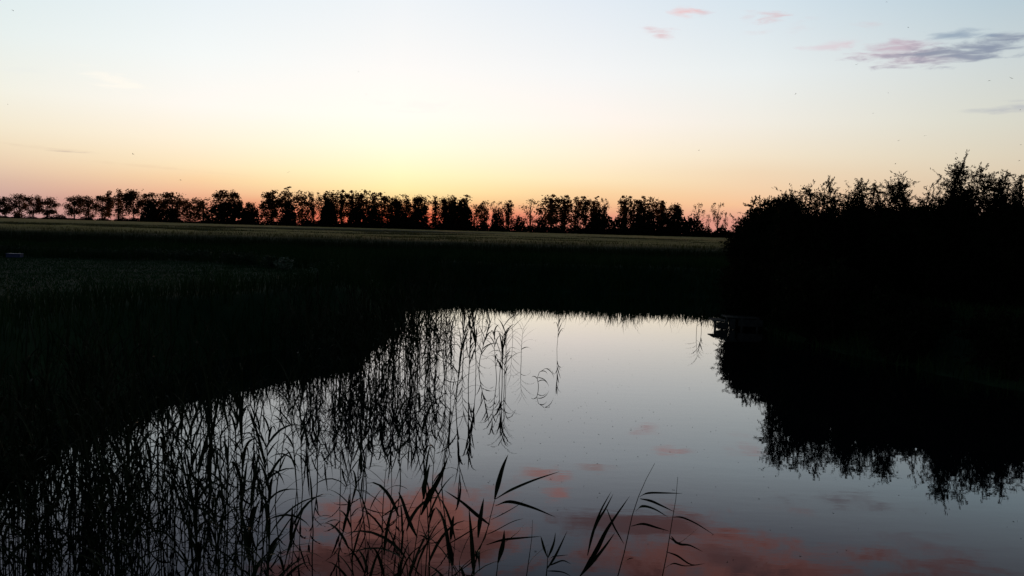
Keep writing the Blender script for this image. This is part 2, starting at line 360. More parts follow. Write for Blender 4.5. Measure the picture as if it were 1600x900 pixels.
nx, ny = len(cx), len(cy); idx = np.arange(nx * ny).reshape(ny, nx); Fq = np.stack([idx[:-1, :-1], idx[:-1, 1:], idx[1:, 1:], idx[1:, :-1]], -1).reshape(-1, 4)
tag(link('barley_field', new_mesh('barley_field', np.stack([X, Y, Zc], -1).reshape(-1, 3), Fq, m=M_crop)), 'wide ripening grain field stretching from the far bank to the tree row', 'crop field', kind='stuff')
x, y = scatter(110000, -50, 36, 53.2, 80); k = rng.random(len(x)) < np.exp(-(y - 53.2) / 14); x, y = x[k], y[k]
x2, y2 = scatter(90000, -90, 60, 60, 190); k = (rng.random(len(x2)) < 70 / y2) & (np.abs(x2) < y2 * .66); x2, y2 = x2[k], y2[k]
P1 = np.stack([x, y, np.full(len(x), 1.1)], 1); P2 = np.stack([x2, y2, np.full(len(x2), 1.72)], 1); h1 = rng.uniform(.66, .88, len(x)); h2 = rng.uniform(.12, .27, len(x2))
V, F = blades(np.concatenate([P1, P2]), np.concatenate([h1, h2]), np.concatenate([rng.uniform(.02, .035, len(x)), rng.uniform(.03, .07, len(x2))]), .25)
tag(link('grain_stalks', new_mesh('grain_stalks', V, F, m=M_cropedge)), 'green grain stalks along the near edge of the field', 'crop', kind='stuff')

# ------------------------------------------------------------------ far tree row
def make_crown(kind, seed):
    r = np.random.default_rng(seed); P = []
    if kind == 'round':   # rounded head over a visible trunk
        nc = 26
        zc, zr = r.uniform(.52, .6), r.uniform(.34, .40); c = r.normal(size=(nc, 3)); c /= np.linalg.norm(c, axis=1, keepdims=True); c *= r.uniform(.35, 1, (nc, 1)) ** .5
        cc = np.stack([c[:, 0] * .42, c[:, 1] * .42, zc + c[:, 2] * zr], 1); rad = .125; per = 120
    elif kind == 'plume': # poplar: several upright plumes, flat ragged top
        cc = []
        for q in range(8):
            a = r.uniform(0, 6.28); rr = r.uniform(.05, .46); top = r.uniform(.80, .98) - rr * .22
            for z in np.linspace(r.uniform(.12, .30), top, 9): cc.append((math.cos(a) * rr * (.8 + .25 * math.sin(z * 3)), math.sin(a) * rr * (.8 + .25 * math.sin(z * 3)), z))
        cc = np.array(cc) + r.normal(0, .03, (len(cc), 3)); cc = cc[r.random(len(cc)) < .82]; rad = .10; per = 32
    elif kind == 'dense':
        nc = 60; z = r.uniform(.06, .93, nc); w = .44 * np.sqrt(np.clip(1 - ((z - .42) / .56) ** 2, .05, 1)); a = r.uniform(0, 6.28, nc); rr = np.sqrt(r.uniform(0, 1, nc)) * w
        cc = np.stack([np.cos(a) * rr, np.sin(a) * rr, z], 1); rad = .11; per = 46
    else:                 # sparse and twiggy
        nc = 17; z = r.uniform(.3, .95, nc); a = r.uniform(0, 6.28, nc); rr = r.uniform(.05, .42, nc) * (1.15 - .4 * z)
        cc = np.stack([np.cos(a) * rr, np.sin(a) * rr, z], 1); rad = .085; per = 30
    for c in cc:
        n = int(per * r.uniform(.6, 1.3)); P.append(np.array(c) + r.normal(0, 1, (n, 3)) * rad * np.array([.62, .62, .42]) * r.uniform(.7, 1.25))
    return np.concatenate(P), cc
def make_tree_proto(kind, seed, H=16.0):
    P, cc = make_crown(kind, seed); Wd = {'round': 10, 'plume': 7, 'dense': 9, 'sparse': 6.5}[kind]
    P = P * np.array([Wd, Wd, H]); k = P[:, 2] < H; P = P[k]
    V, F = leaves(P, rng.normal(size=P.shape), .66 if kind != 'sparse' else .5, .5 if kind != 'sparse' else .34)
    crown = new_mesh('crown', V, F, m=M_far)
    b = MB(); lean = random.uniform(-.3, .3)
    pts = [(lean * z, 0, z * H) for z in (-.03, .1, .3, .5, .72, .9)]
    b.tube(pts, [.30, .25, .2, .15, .09, .03], 6)
    sel = cc[np.random.default_rng(seed).permutation(len(cc))[:16]]
    for c in sel:
        z0 = max(.12, c[2] - .22 - .1 * random.random()); p0 = Vector((lean * z0, 0, z0 * H)); p1 = Vector((c[0] * Wd, c[1] * Wd, c[2] * H))
        md = (p0 + p1) / 2 + Vector((0, 0, -.4)); b.tube([p0, md, p1], [.09, .06, .02], 4)
    return crown, b.mesh('trunk', M_bark, True), Wd, H
PR = {k: [make_tree_proto(k, s_) for s_ in sd_] for k, sd_ in dict(round=(1, 2, 3, 4, 5, 6), plume=(11, 12, 13, 14), dense=(21, 22, 23), sparse=(31, 32)).items()}
ORD = 'first second third fourth fifth sixth seventh eighth ninth tenth eleventh twelfth thirteenth fourteenth fifteenth sixteenth seventeenth eighteenth nineteenth twentieth'.split()
def row_d(px): return 560 - 140 * min(1, max(0, px) / 450)
GA = 'left-end clump of four far trees'
GB = 'far clump right of the first gap'
GC = 'low stretch of the far row'
GD = 'long red-lit stretch of the far row'
GE = 'loose middle group of the far row'
GF = 'left flat-topped block of far trees'
GG = 'right flat-topped block of far trees'
GH = 'thin right end of the far row'
TREES = [(8, 22, 304, 'round', GA), (30, 24, 304, 'dense', GA), (52, 20, 305, 'round', GA), (74, 26, 308, 'round', GA),
 (116, 26, 305, 'round', GB), (138, 21, 307, 'dense', GB), (160, 26, 307, 'round', GB), (185, 22, 296, 'plume', GB), (209, 26, 293, 'round', GB), (237, 34, 302, 'dense', GB),
 (268, 30, 295, 'round', GC), (297, 18, 311, 'plume', GC), (318, 24, 310, 'plume', GC), (345, 26, 298, 'round', GC), (367, 17, 297, 'round', GC), (391, 22, 317, 'dense', GC),
 (424, 30, 294, 'round', GD), (446, 27, 293, 'plume', GD), (472, 18, 299, 'plume', GD), (490, 18, 299, 'sparse', GD), (508, 19, 298, 'plume', GD), (518, 18, 303, 'dense', GD), (533, 20, 298, 'plume', GD), (550, 18, 299, 'plume', GD),
 (567, 18, 298, 'plume', GD), (581, 15, 301, 'plume', GD), (597, 24, 302, 'plume', GD), (616, 20, 305, 'round', GD), (634, 20, 305, 'plume', GD), (652, 24, 304, 'round', GD), (680, 21, 307, 'plume', GD), (701, 22, 305, 'round', GD), (721, 26, 306, 'plume', GD),
 (753, 14, 314, 'plume', GE), (775, 19, 314, 'sparse', GE), (794, 15, 314, 'plume', GE), (828, 26, 312, 'sparse', GE),
 (860, 26, 305, 'plume', GF), (881, 22, 306, 'plume', GF), (899, 18, 307, 'plume', GF), (915, 20, 308, 'plume', GF), (930, 18, 308, 'plume', GF), (943, 15, 309, 'sparse', GF),
 (974, 18, 307, 'plume', GG), (989, 19, 308, 'plume', GG), (1004, 20, 308, 'plume', GG), (1020, 18, 310, 'plume', GG), (1035, 17, 313, 'plume', GG), (1051, 21, 314, 'round', GG),
 (1089, 20, 318, 'sparse', GH), (1106, 9, 336, 'sparse', GH), (1120, 19, 316, 'sparse', GH), (1133, 9, 332, 'sparse', GH)]
KW = dict(round='round-headed tree', plume='upright ragged-topped poplar', dense='dark bushy tree', sparse='thin see-through tree')
cnt = {}; tree_names = []
def put_tree(kind, i, loc, sx, sz, label, group):
    cr, tk, Wd, H = PR[kind][i % len(PR[kind])]
    r = bpy.data.objects.new('field_tree', None); C.objects.link(r); r.location = loc; r.rotation_euler.z = random.uniform(0, 6.28)
    r.scale = (sx / Wd, sx / Wd, sz / H); tag(r, label, 'tree', group)
    link('crown', cr, r); link('trunk', tk, r)
    return r
for i, (px, w, yt, kd, g) in enumerate(TREES):
    cnt[g] = cnt.get(g, 0) + 1
    d = row_d(px) + random.uniform(-9, 9)
    lab = f'{KW[kd]}, {ORD[cnt[g]-1]} from left in the {g}'
    tree_names.append((px, f'the {ORD[cnt[g]-1]} tree, {g}'))
    put_tree(kd, i * 7 + px, (gx(px, d), d, 1.0), w * {'plume': 1.85, 'round': 1.48, 'dense': 1.4, 'sparse': 1.55}[kd] / F_PX * d, (ztop(px, yt - 1.5, d) - 1.0), lab, 'trees of the far row across the field')
# big dark mounds of scrub standing among the trees
def shrub_proto(seed, dome=True):
    r = np.random.default_rng(seed); n = 1500
    a = r.uniform(0, 6.28, n); rr = np.sqrt(r.uniform(0, 1, n)); z = r.uniform(0, 1, n) * np.sqrt(np.clip(1 - rr ** 2.2, .04, 1))
    lob = 1 + .14 * np.sin(a * 3 + seed) + .08 * np.sin(a * 7 + seed * 2)
    P = np.stack([np.cos(a) * rr * lob * .5, np.sin(a) * rr * lob * .5, z * (1 + .1 * np.sin(a * 4 + rr * 5))], 1)
    V, F = leaves(P, r.normal(size=P.shape), .105, .08)
    b = MB()
    for q in range(5): 
        an = q * 1.26 + seed; b.tube([(0.02 * math.cos(an), .02 * math.sin(an), -.05), (.15 * math.cos(an), .15 * math.sin(an), .4), (.24 * math.cos(an), .24 * math.sin(an), .72)], [.02, .014, .005], 4)
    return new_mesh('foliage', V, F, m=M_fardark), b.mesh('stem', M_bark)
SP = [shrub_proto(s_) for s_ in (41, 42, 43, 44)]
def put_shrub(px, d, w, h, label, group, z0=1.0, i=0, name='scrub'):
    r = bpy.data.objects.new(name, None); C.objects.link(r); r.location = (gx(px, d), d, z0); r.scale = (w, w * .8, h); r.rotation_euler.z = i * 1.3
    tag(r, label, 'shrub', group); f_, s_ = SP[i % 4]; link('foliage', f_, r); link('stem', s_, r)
for i, (px, w, yt, lb) in enumerate(((358, 66, 314, 'broad dark scrub mound below two trees right of centre-left'), (392, 34, 320, 'low dark scrub mound tapering to the gap before the tallest trees'), (451, 26, 314, 'tall dark scrub clump under the tallest pair of far trees'),
     (512, 26, 312, 'tall dark scrub clump between two red-lit see-through stretches'), (556, 30, 318, 'dark scrub clump right of the brightest red gaps'), (583, 26, 322, 'dark scrub clump below the even-topped poplars'), (625, 34, 322, 'dark scrub mound under the poplars where the sun set'), (655, 30, 325, 'scrub mound left of the small bright gap in the row'),
     (716, 56, 311, 'large rounded dark scrub mound at the right end of the red-lit stretch'), (776, 22, 326, 'small dark scrub clump between thin middle trees'), (810, 26, 338, 'low scrub left of the leaning thin tree'), (847, 22, 340, 'low scrub at the left foot of the left flat-topped block'),
     (938, 44, 330, 'dark scrub mound under the right half of the left flat-topped block'), (968, 32, 335, 'scrub filling the gap between the two flat-topped blocks'), (1010, 56, 331, 'wide dark scrub under the right flat-topped block'), (1055, 50, 330, 'dark scrub mound right of the right flat-topped block'),
     (1082, 34, 336, 'sloping scrub beside the thin end trees'), (1104, 20, 354, 'low scrub below the last thin trees'), (1128, 22, 352, 'low scrub touching the near bushes'), (237, 36, 312, 'dark scrub mound in the clump right of the first gap'), (268, 24, 322, 'scrub between the clump and the low stretch'))):
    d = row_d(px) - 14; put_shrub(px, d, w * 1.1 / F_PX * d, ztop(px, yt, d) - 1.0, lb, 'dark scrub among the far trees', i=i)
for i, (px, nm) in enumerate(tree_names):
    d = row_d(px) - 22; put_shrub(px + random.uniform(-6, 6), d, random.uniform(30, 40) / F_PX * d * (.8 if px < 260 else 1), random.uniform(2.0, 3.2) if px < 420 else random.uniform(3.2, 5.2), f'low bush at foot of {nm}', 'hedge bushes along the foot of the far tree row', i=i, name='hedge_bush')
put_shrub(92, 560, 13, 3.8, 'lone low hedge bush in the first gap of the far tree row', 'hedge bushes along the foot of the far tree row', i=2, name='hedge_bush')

# ------------------------------------------------------------------ near bushes on the right bank
def willow(px, d, wid, htop, nst, sprigs, label, name='willow_bush', leafl=.095, leafw=.026, lean=(0, 0), group=None, ragged=.35, depth=None, z0=None, cat='bush', droop=0.0, airy=False):
    r = np.random.default_rng(int(px * 10 + d)); X0 = gx(px, d); gz = float(ground_z(np.array([X0]), np.array([d]))[0]) if z0 is None else z0
    root = bpy.data.objects.new(name, None); C.objects.link(root); root.location = (X0, d, gz); tag(root, label, cat, group)
    H = htop - gz; dep = depth or wid; b = MB(); P = []; D = []; tw = MB()
    nl_ = 9; lob = [(r.uniform(0, 6.28), r.uniform(.1, 1.0), r.uniform(.88, 1.0)) for _ in range(nl_)]; nst = int(nst * 1.5)     # rounded leafy lobes
    for s_ in range(nst):
        la, lr, lh = lob[s_ % nl_]
        hz0 = H * lh * math.sqrt(max(0, 1 - .5 * lr ** 2.6)); bx_, by_ = math.cos(la) * lr * wid * .42, math.sin(la) * lr * dep * .42
        q_ = r.normal(0, 1, 3); q_ /= np.linalg.norm(q_) + .2
        tx, ty = bx_ + q_[0] * wid * .24, by_ + q_[1] * dep * .24
        hz = max(.35, hz0 * (1 - .16 * (1 - abs(q_[2]))) * r.uniform(.84, 1.0)) if (s_ % 11 or ragged < .45) else hz0 * (1 + r.uniform(-.04, .12) * ragged * 1.8)
        if s_ % 3 == 1: hz *= r.uniform(.3, .8); tx *= 1.25; ty *= 1.25
        if airy: rr_ = r.uniform(0, 1); an_ = r.uniform(0, 6.28); tx, ty = math.cos(an_) * rr_ * wid * .5, math.sin(an_) * rr_ * dep * .5; hz = H * r.uniform(.84, 1.0) * (1 - .10 * rr_)
        tip = Vector((tx + lean[0] * hz, ty + lean[1] * hz, hz)); p0 = Vector((r.uniform(-.3, .3), r.uniform(-.3, .3), -.1))
        cpt = Vector((tx * .7, ty * .7, hz * .4)) + Vector(r.normal(0, .2, 3))
        pts = [p0 * (1 - u) ** 2 + cpt * 2 * u * (1 - u) + tip * u * u for u in np.linspace(0, 1, 7)]
        b.tube(pts, [.035, .028, .022, .017, .012, .008, .003], 4)
        for q in range(sprigs):
            if airy: u = 1 - .38 * r.random() ** 1.2
            else: u = (r.uniform(.12, 1) ** .6 if q > 13 else r.uniform(.86, 1)) if (q or s_ % 11 or ragged < .45) else 1.0
            i0 = min(5, int(u * 6)); f_ = u * 6 - i0; base = pts[i0].lerp(pts[i0 + 1], f_); ax = (pts[i0 + 1] - pts[i0]).normalized()
            dv = (ax * .15 + Vector(r.normal(0, .8, 3)) + Vector((0, 0, .15 - droop))).normalized() if (q or s_ % 11 or ragged < .45) else ax
            Ln = r.uniform(.18, .46) * (.85 if airy else 1); nl = int(Ln * (44 if airy else 74))
            us = np.sort(r.uniform(.05, 1.05, nl)); sag = r.uniform(-.15, .3) + droop
            c = np.array(base)[None] + np.array(dv)[None] * us[:, None] * Ln; c[:, 2] -= sag * us ** 2 * Ln * .5
            dd = np.array(dv)[None] + r.normal(0, .6, (nl, 3)); P.append(c + r.normal(0, .02, c.shape)); D.append(dd)
            if q < 5 or q % 3 == 0:
                m_ = base + dv * Ln * .5 - Vector((0, 0, sag * .125 * Ln)); e_ = base + dv * Ln - Vector((0, 0, sag * .5 * Ln)); b.tube([base, m_, e_], [.005, .004, .002], 3)
    V, F = leaves(np.concatenate(P), np.concatenate(D), leafl, leafw)
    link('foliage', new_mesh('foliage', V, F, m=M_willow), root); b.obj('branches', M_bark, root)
    return root
GW = 'bushes on the right bank'
def wb(px, yt, d, wpx, nst, spr, lb, **k): return willow(px, d, wpx / F_PX * d, ztop(px, yt, d), nst, spr, lb, group=GW, **k)
wb(1282, 294, 25.2, 112, 60, 34, 'rounded bush with small upright sprigs standing nearest the landing stage')
wb(1338, 284, 25.2, 120, 60, 34, 'bush with one tall leafy shoot, second from left on the near right bank', ragged=.3)
wb(1405, 290, 25.5, 130, 62, 34, 'flat-topped leafy bush in the middle of the right bank', ragged=.4)
wb(1490, 278, 25.0, 130, 64, 34, 'tall loose bush whose windswept twigs are the highest on the right bank', lean=(.05, 0), ragged=.5)
wb(1575, 288, 24.2, 130, 64, 34, 'feathery bush at the right edge of the photo', ragged=.45)
wb(1670, 290, 24.0, 150, 50, 30, 'feathery bush cut by the right edge of the photo')
wb(1300, 296, 28.5, 190, 60, 30, 'dark bush filling in behind the two leftmost near bushes', ragged=.2)
wb(1450, 292, 28.5, 190, 60, 30, 'dark bush filling in behind the middle of the right bank', ragged=.2)
wb(1600, 300, 28.0, 190, 60, 30, 'dark bush filling in behind the right edge bushes', ragged=.2)
wb(1206, 290, 35.5, 84, 110, 46, 'dense round-crowned small tree at the left end of the right bank thicket', ragged=.05, name='small_tree', leafl=.09, leafw=.045)
wb(1160, 322, 34.5, 66, 44, 26, 'low bush with thin spikes left of the round dense tree', ragged=.45)
wb(1186, 352, 33.0, 110, 44, 30, 'low dark bush in front of the round dense tree', ragged=.3)
wb(1250, 312, 31.0, 110, 60, 36, 'dark shoulder of leafage right of the round dense tree', ragged=.2)
# airy young shoots rising out of the thicket
for a_ in ((1228, 288, 24.9, 62, 'small airy shoots above the notch right of the round tree'), (1292, 274, 25.3, 110, 'airy shoots rising above the rounded left bush'), (1342, 264, 25.4, 50, 'tallest narrow spray of shoots in the left half of the thicket'), (1402, 272, 25.6, 115, 'airy shoots above the flat-topped middle bush'),
           (1484, 246, 25.2, 95, 'loose windswept spray, highest of the thicket'), (1530, 262, 25.3, 90, 'loose spray right of the windswept one'), (1585, 272, 24.6, 100, 'loose feathery spray at the right edge of the photo')):
    px, yt, d, w, lb = a_
    willow(px, d, w / F_PX * d, ztop(px, yt, d), 12, 34, lb, group='airy sprays of shoots over the right bank bushes', airy=True, name='young_willow', lean=(.05 if 1450 < px < 1560 else 0, 0))
# low shrubs hanging over the water
willow(1166, 25.9, 1.5, 2.15, 26, 22, 'airy low bush hanging over the water just behind the landing stage', group=GW, name='low_bush', airy=False, ragged=.3, z0=.15, droop=.2)
for i, (X0, Y0, w, h, lb) in enumerate(((8.1, 24.0, 1.9, 1.9, 'low overhanging bush just right of the landing stage'), (7.8, 21.6, 2.2, 1.9, 'low bush leaning over the water in front of the tall shoot'), (8.4, 19.0, 2.0, 1.25, 'knee-high dark bush on the lower right bank'), (9.6, 16.4, 2.2, 1.1, 'knee-high dark bush by the water at the right edge'))):
    px_ = 800 + X0 / Y0 * F_PX; willow(px_, Y0, w, h + .3, 36, 26, lb, group=GW, ragged=.35, droop=.15, name='low_bush')

# ------------------------------------------------------------------ weeds behind the lawn and on the left bank
def weed(px, d, w, h, n, m, label, seed, name='leafy_weed', ll=.12, lw=.05, group=None, zb=None):
    r = np.random.default_rng(seed); X0 = gx(px, d); gz = float(ground_z(np.array([X0]), np.array([d]))[0]); root = bpy.data.objects.new(name, None); C.objects.link(root)
    root.location = (X0, d, gz); tag(root, label, 'weed', group); b = MB(); P = []; D = []
    for s_ in range(n):
        a = r.uniform(0, 6.28); rr = math.sqrt(r.random()) * w / 2; hh = h * r.uniform(.6, 1) * (1 - .35 * (2 * rr / w) ** 2)
        p0 = Vector((math.cos(a) * rr * .5, math.sin(a) * rr * .5, -.02)); p1 = Vector((math.cos(a) * rr, math.sin(a) * rr, hh)); md = (p0 + p1) / 2 + Vector((0, 0, hh * .12))
        b.tube([p0, md, p1], [.006, .005, .002], 4)
        for u in np.linspace(.15, 1, 11):
            for q in range(2):
                c = p0.lerp(p1, u); an = r.uniform(0, 6.28); dv = Vector((math.cos(an), math.sin(an), r.uniform(-.2, .5))); P.append(c + dv * ll * .5); D.append(dv)
    V, F = leaves(np.array(P), np.array(D), ll, lw)
    link('foliage', new_mesh('foliage', V, F, m=m), root); b.obj('stem', M_weed, root)
GWd = 'leafy plants along the far edge of the lawn'
BED = [(-12, 36.5, 387), (28, 36.5, 388), (64, 35.5, 388), (102, 35.5, 386), (140, 35, 388), (176, 35, 389), (210, 34.5, 387), (246, 34.5, 388), (284, 34.3, 389), (320, 34, 390), (354, 33.2, 391), (386, 32.4, 394)]
for i, (px, d, yt) in enumerate(BED):
    h = ztop(px, yt, d) - 1.0
    weed(px, d, 1.15, max(.45, h), 26, M_weed, f'dark knee-high leafy plant, {ORD[i]} from the left along the far lawn edge', 100 + i, group=GWd)
weed(424, 30.8, .9, .55, 20, M_weed, 'dark leafy plant just left of the pale-leaved weed at the lawn corner', 140, group=GWd)
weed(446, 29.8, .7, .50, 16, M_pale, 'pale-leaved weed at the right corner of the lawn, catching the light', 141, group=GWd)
weed(500, 26.8, .8, .45, 14, M_weed, 'small leafy weed on the left bank right of the lawn corner', 142, group=GWd)
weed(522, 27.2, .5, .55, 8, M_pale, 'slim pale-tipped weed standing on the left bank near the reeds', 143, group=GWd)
weed(560, 27.5, .9, .50, 18, M_weed, 'spreading leafy weed on the left bank above the dark reeds', 144, group=GWd)
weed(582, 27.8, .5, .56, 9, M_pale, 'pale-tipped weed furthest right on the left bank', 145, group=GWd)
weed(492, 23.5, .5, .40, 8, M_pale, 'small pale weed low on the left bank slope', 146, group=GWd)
# blue box at the far left lawn edge
gp = at(23, 407, 33.4); gzz = float(ground_z(np.array([gp.x]), np.array([33.4]))[0])
bx = bpy.data.objects.new('storage_box', None); C.objects.link(bx); bx.location = (gp.x, 33.4, gzz); bx.rotation_euler.z = .1
tag(bx, 'small low blue box lying at the far left edge of the lawn', 'box')
b = MB(); b.box((0, 0, .08), (.50, .30, .13), bev=.015); b.obj('body', M_blue, bx)
b = MB(); b.box((0, 0, .16), (.53, .33, .026), bev=.01); b.obj('lid', M_blue, bx)

# ------------------------------------------------------------------ landing stage
ls = bpy.data.objects.new('landing_stage', None); C.objects.link(ls); ls.location = (6.42, 25.0, 0); ls.scale = (.62, .8, .88)
tag(ls, 'low weathered grey wooden landing stage at the right shore beneath the bushes', 'landing stage')
for i in range(7):
    b = MB(); b.box((-1.08 + i * .30, .05, .37 if i > 1 else .26), (.27, .95, .035)); o = b.obj('plank', M_wood, ls)
for x_, z_ in ((-1.15, .24), (-.62, .40), (.05, .36), (.75, .36)):
    b = MB(); b.tube([(x_, -.40, -.7), (x_, -.40, z_)], .055, 8); b.obj('post', M_wood, ls)
b = MB(); b.box((-.88, -.47, .13), (.46, .03, .20)); b.obj('side_board', M_wood, ls)
b = MB(); b.box((-.40, -.47, .18), (.26, .03, .32)); b.obj('side_board', M_wood, ls)
b = MB(); b.box((.42, -.47, .22), (1.1, .03, .22)); b.obj('side_board', M_wood, ls)

# ------------------------------------------------------------------ reeds
def arc(p0, d0, L_, sag, n=8, curl=0.0):
    """leaf centreline leaving p0 along d0 and bending down under its weight"""
    p = Vector(p0); d = Vector(d0).normalized(); pts = [p.copy()]; st = L_ / (n - 1)
    for i in range(n - 1):
        d = (d + Vector((0, 0, -sag / (n - 1) * (1 + i * .35)))).normalized(); p = p + d * st; pts.append(p.copy())
    return pts
def reed_parts(seed, H, nleaf, scale=1.0):
    r = random.Random(seed); lx, ly = r.uniform(-.09, .09), r.uniform(-.06, .06); k2 = r.uniform(-.06, .06)
    st = MB(); sp = [(lx * u * H + k2 * u * u * H, ly * u * H, u * H * .86 - .5 * (u == 0)) for u in (0, .2, .4, .6, .8, 1)]
    st.tube(sp, [.005, .0048, .0042, .0035, .0026, .0012], 4)
    lf = []; a0 = r.uniform(0, 6.28)
    for i in range(nleaf):
        u = .28 + .72 * i / (nleaf - 1); j = min(4, int(u * 5)); f_ = u * 5 - j; p = Vector(sp[j]).lerp(Vector(sp[j + 1]), f_)
        if j == 0: p.z = u * H * .86
        a = a0 + (i % 2) * 3.14 + r.uniform(-.6, .6); inc = r.uniform(.35, .9) * (1.15 - .6 * u)
        d0 = Vector((math.cos(a) * math.sin(inc), math.sin(a) * math.sin(inc), math.cos(inc)))
        Ll = r.uniform(.26, .46) * (1 - .25 * abs(u - .6)) * scale; b_ = MB()
        tw = Vector((-math.sin(a), math.cos(a), r.uniform(-.7, .7)))
        b_.blade(arc(p, d0, Ll, r.uniform(.15, 1.3)), r.uniform(.011, .026), side=tw, fold=.3); lf.append(b_)
    return st, lf
far_protos = []
for i in range(16):
    st, lf = reed_parts(500 + i, 1.0, 8 + i % 4)
    for b_ in lf: st.add(b_.v, b_.f)
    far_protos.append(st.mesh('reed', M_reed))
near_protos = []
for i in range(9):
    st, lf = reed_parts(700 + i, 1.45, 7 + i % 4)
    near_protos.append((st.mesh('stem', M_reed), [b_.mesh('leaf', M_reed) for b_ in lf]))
def near_reed(x, y, h, label, group):
    i = random.randrange(len(near_protos)); sm, lm = near_protos[i]
    r = bpy.data.objects.new('reed', None); C.objects.link(r); r.location = (x, y, 0); r.rotation_euler = (random.gauss(0, .07), random.gauss(0, .07), random.uniform(0, 6.28)); r.scale = (random.uniform(.85, 1.2),) * 2 + (h / 1.45,)
    tag(r, label, 'reed', group); link('stem', sm, r)
    for m_ in lm: link('leaf', m_, r)
def far_reed(x, y, h, label, group):
    o = link('reed', random.choice(far_protos)); o.location = (x, y, 0); o.rotation_euler = (random.gauss(0, .06), random.gauss(0, .06), random.uniform(0, 6.28)); s_ = random.uniform(1.0, 1.5)
    o.scale = (s_, s_, h); tag(o, label, 'reed', group)
def rnd_in(fn):
    while True:
        p = fn()
        if p and float(pond_sd(np.array([p[0]]), np.array([p[1]]))[0]) < .1: return p
# bottom left bed
def bedA():
    y = random.uniform(4.6, 9.6); px = 20 + 680 * random.random() ** 1.1   # denser to the left
    if px > 500 and (y < 6 or random.random() < .5): return None
    return (gx(px, y), y)
for i in range(104):
    x, y = rnd_in(bedA); near_reed(x, y, random.uniform(.8, 1.5), 'dark leafy reed in the thick tangle standing in the water at bottom left', 'reeds in the bottom left tangle')
def bedD():
    return (gx(random.triangular(520, 800, 640), 1.0) * 4.35, random.uniform(4.0, 4.7))
for i in range(16):
    x, y = rnd_in(bedD); near_reed(x, y, random.uniform(.95, 1.3), 'shorter leafy reed crowding the foot of the large foreground reeds', 'short reeds below the foreground reeds')
# middle stand out from the left bank
def bedB():
    px = random.triangular(400, 752, 600); y = random.uniform(13, 18.5)
    return (gx(px, y), y)
for i in range(105):
    x, y = rnd_in(bedB); far_reed(x, y, random.uniform(.95, 1.55), 'thin reed in the dense stand on open water beyond the bottom left tangle', 'reeds of the middle stand')
def bedC():
    px = random.uniform(560, 770); y = random.uniform(20, 33); return (gx(px, y), y)
for i in range(32):
    x, y = rnd_in(bedC); far_reed(x, y, random.uniform(.7, 1.3), 'small distant reed in the fringe below the far left bank', 'reeds of the far left fringe')
Gs = 'separate reeds out on the open water'
for px, y, h, lb in ((786, 14.9, 1.12, 'left stem of the slender lone tuft standing on open water'), (791, 14.7, 1.05, 'middle stem of the slender lone tuft standing on open water'), (797, 15.0, 1.0, 'right stem of the slender lone tuft standing on open water'),
                     (783, 15.2, .95, 'rear short stem of the slender lone tuft standing on open water'), (794, 14.5, .85, 'front short stem of the slender lone tuft standing on open water'), (820, 17.5, .8, 'short reed right of the slender lone tuft'), (806, 20.5, .9, 'small distant reed behind the slender lone tuft'), (752, 16.5, 1.0, 'reed at the right end of the dense middle stand'), (876, 19.5, 1.0, 'lone thin reed right of the slender tuft'), (1094, 23.5, .75, 'tall stem of the small reed tuft left of the landing stage'), (1102, 23.8, .6, 'short stem of the small reed tuft left of the landing stage')):
    far_reed(gx(px, y), y, h, lb, Gs)
# a bent reed, its leaves hanging like a comb
rt_ = bpy.data.objects.new('bent_reed', None); C.objects.link(rt_); rt_.location = (gx(850, 14.6), 14.6, 0); tag(rt_, 'broken reed stem bent over in a hook on open water', 'reed', Gs)
b = MB(); b.tube([(0, 0, -.3), (-.02, 0, .06), (-.04, 0, .16), (-.01, 0, .26), (.09, 0, .33), (.18, 0, .32)], [.005, .005, .004, .004, .003, .002], 4); b.obj('stem', M_reed, rt_)
for p, dv, L_ in (((-.03, 0, .1), (1, .1, .9), .18), ((-.04, 0, .17), (1, -.3, .2), .27), ((0, 0, .27), (1, .2, .6), .16), ((.09, 0, .33), (1, .1, -.2), .24), ((-.04, 0, .15), (-.5, .1, .8), .12)):
    b = MB(); b.blade(arc(p, dv, L_, 1.0), .014, side=Vector((0, .3, 1))); b.obj('leaf', M_reed, rt_)
# the rest of the reed bed, beyond the individual stems
Vr, Fr, nb2 = [], [], 0
pm = []
for m_ in far_protos:
    v = np.zeros(len(m_.vertices) * 3, np.float32); m_.vertices.foreach_get('co', v); pm.append((v.reshape(-1, 3), [list(p.vertices) for p in m_.polygons]))
def bed_rest():
    q = random.random()
    if q < .55: y = random.uniform(5.5, 12); px = -60 + 480 * random.random() ** 2.3 ; return (gx(px, y), y)
    if q < .8: px = random.triangular(380, 740, 560); y = random.uniform(13.5, 20); return (gx(px, y), y)
    px = random.uniform(540, 700); y = random.uniform(22, 38); return (gx(px, y), y)
for i in range(390):
    x, y = rnd_in(bed_rest); v, fc = random.choice(pm); a = random.uniform(0, 6.28); h = random.uniform(.8, 1.4); c_, s_ = math.cos(a), math.sin(a)
    vv = np.stack([v[:, 0] * c_ - v[:, 1] * s_ + x, v[:, 0] * s_ + v[:, 1] * c_ + y, v[:, 2] * h], 1)
    Fr += [[j + nb2 for j in f_] for f_ in fc]; nb2 += len(vv); Vr.append(vv)
tag(link('reed_bed', new_mesh('reed_bed', np.concatenate(Vr), Fr, m=M_reed)), 'dark mass of reeds growing along the left shore of the pond', 'reed bed', kind='stuff')

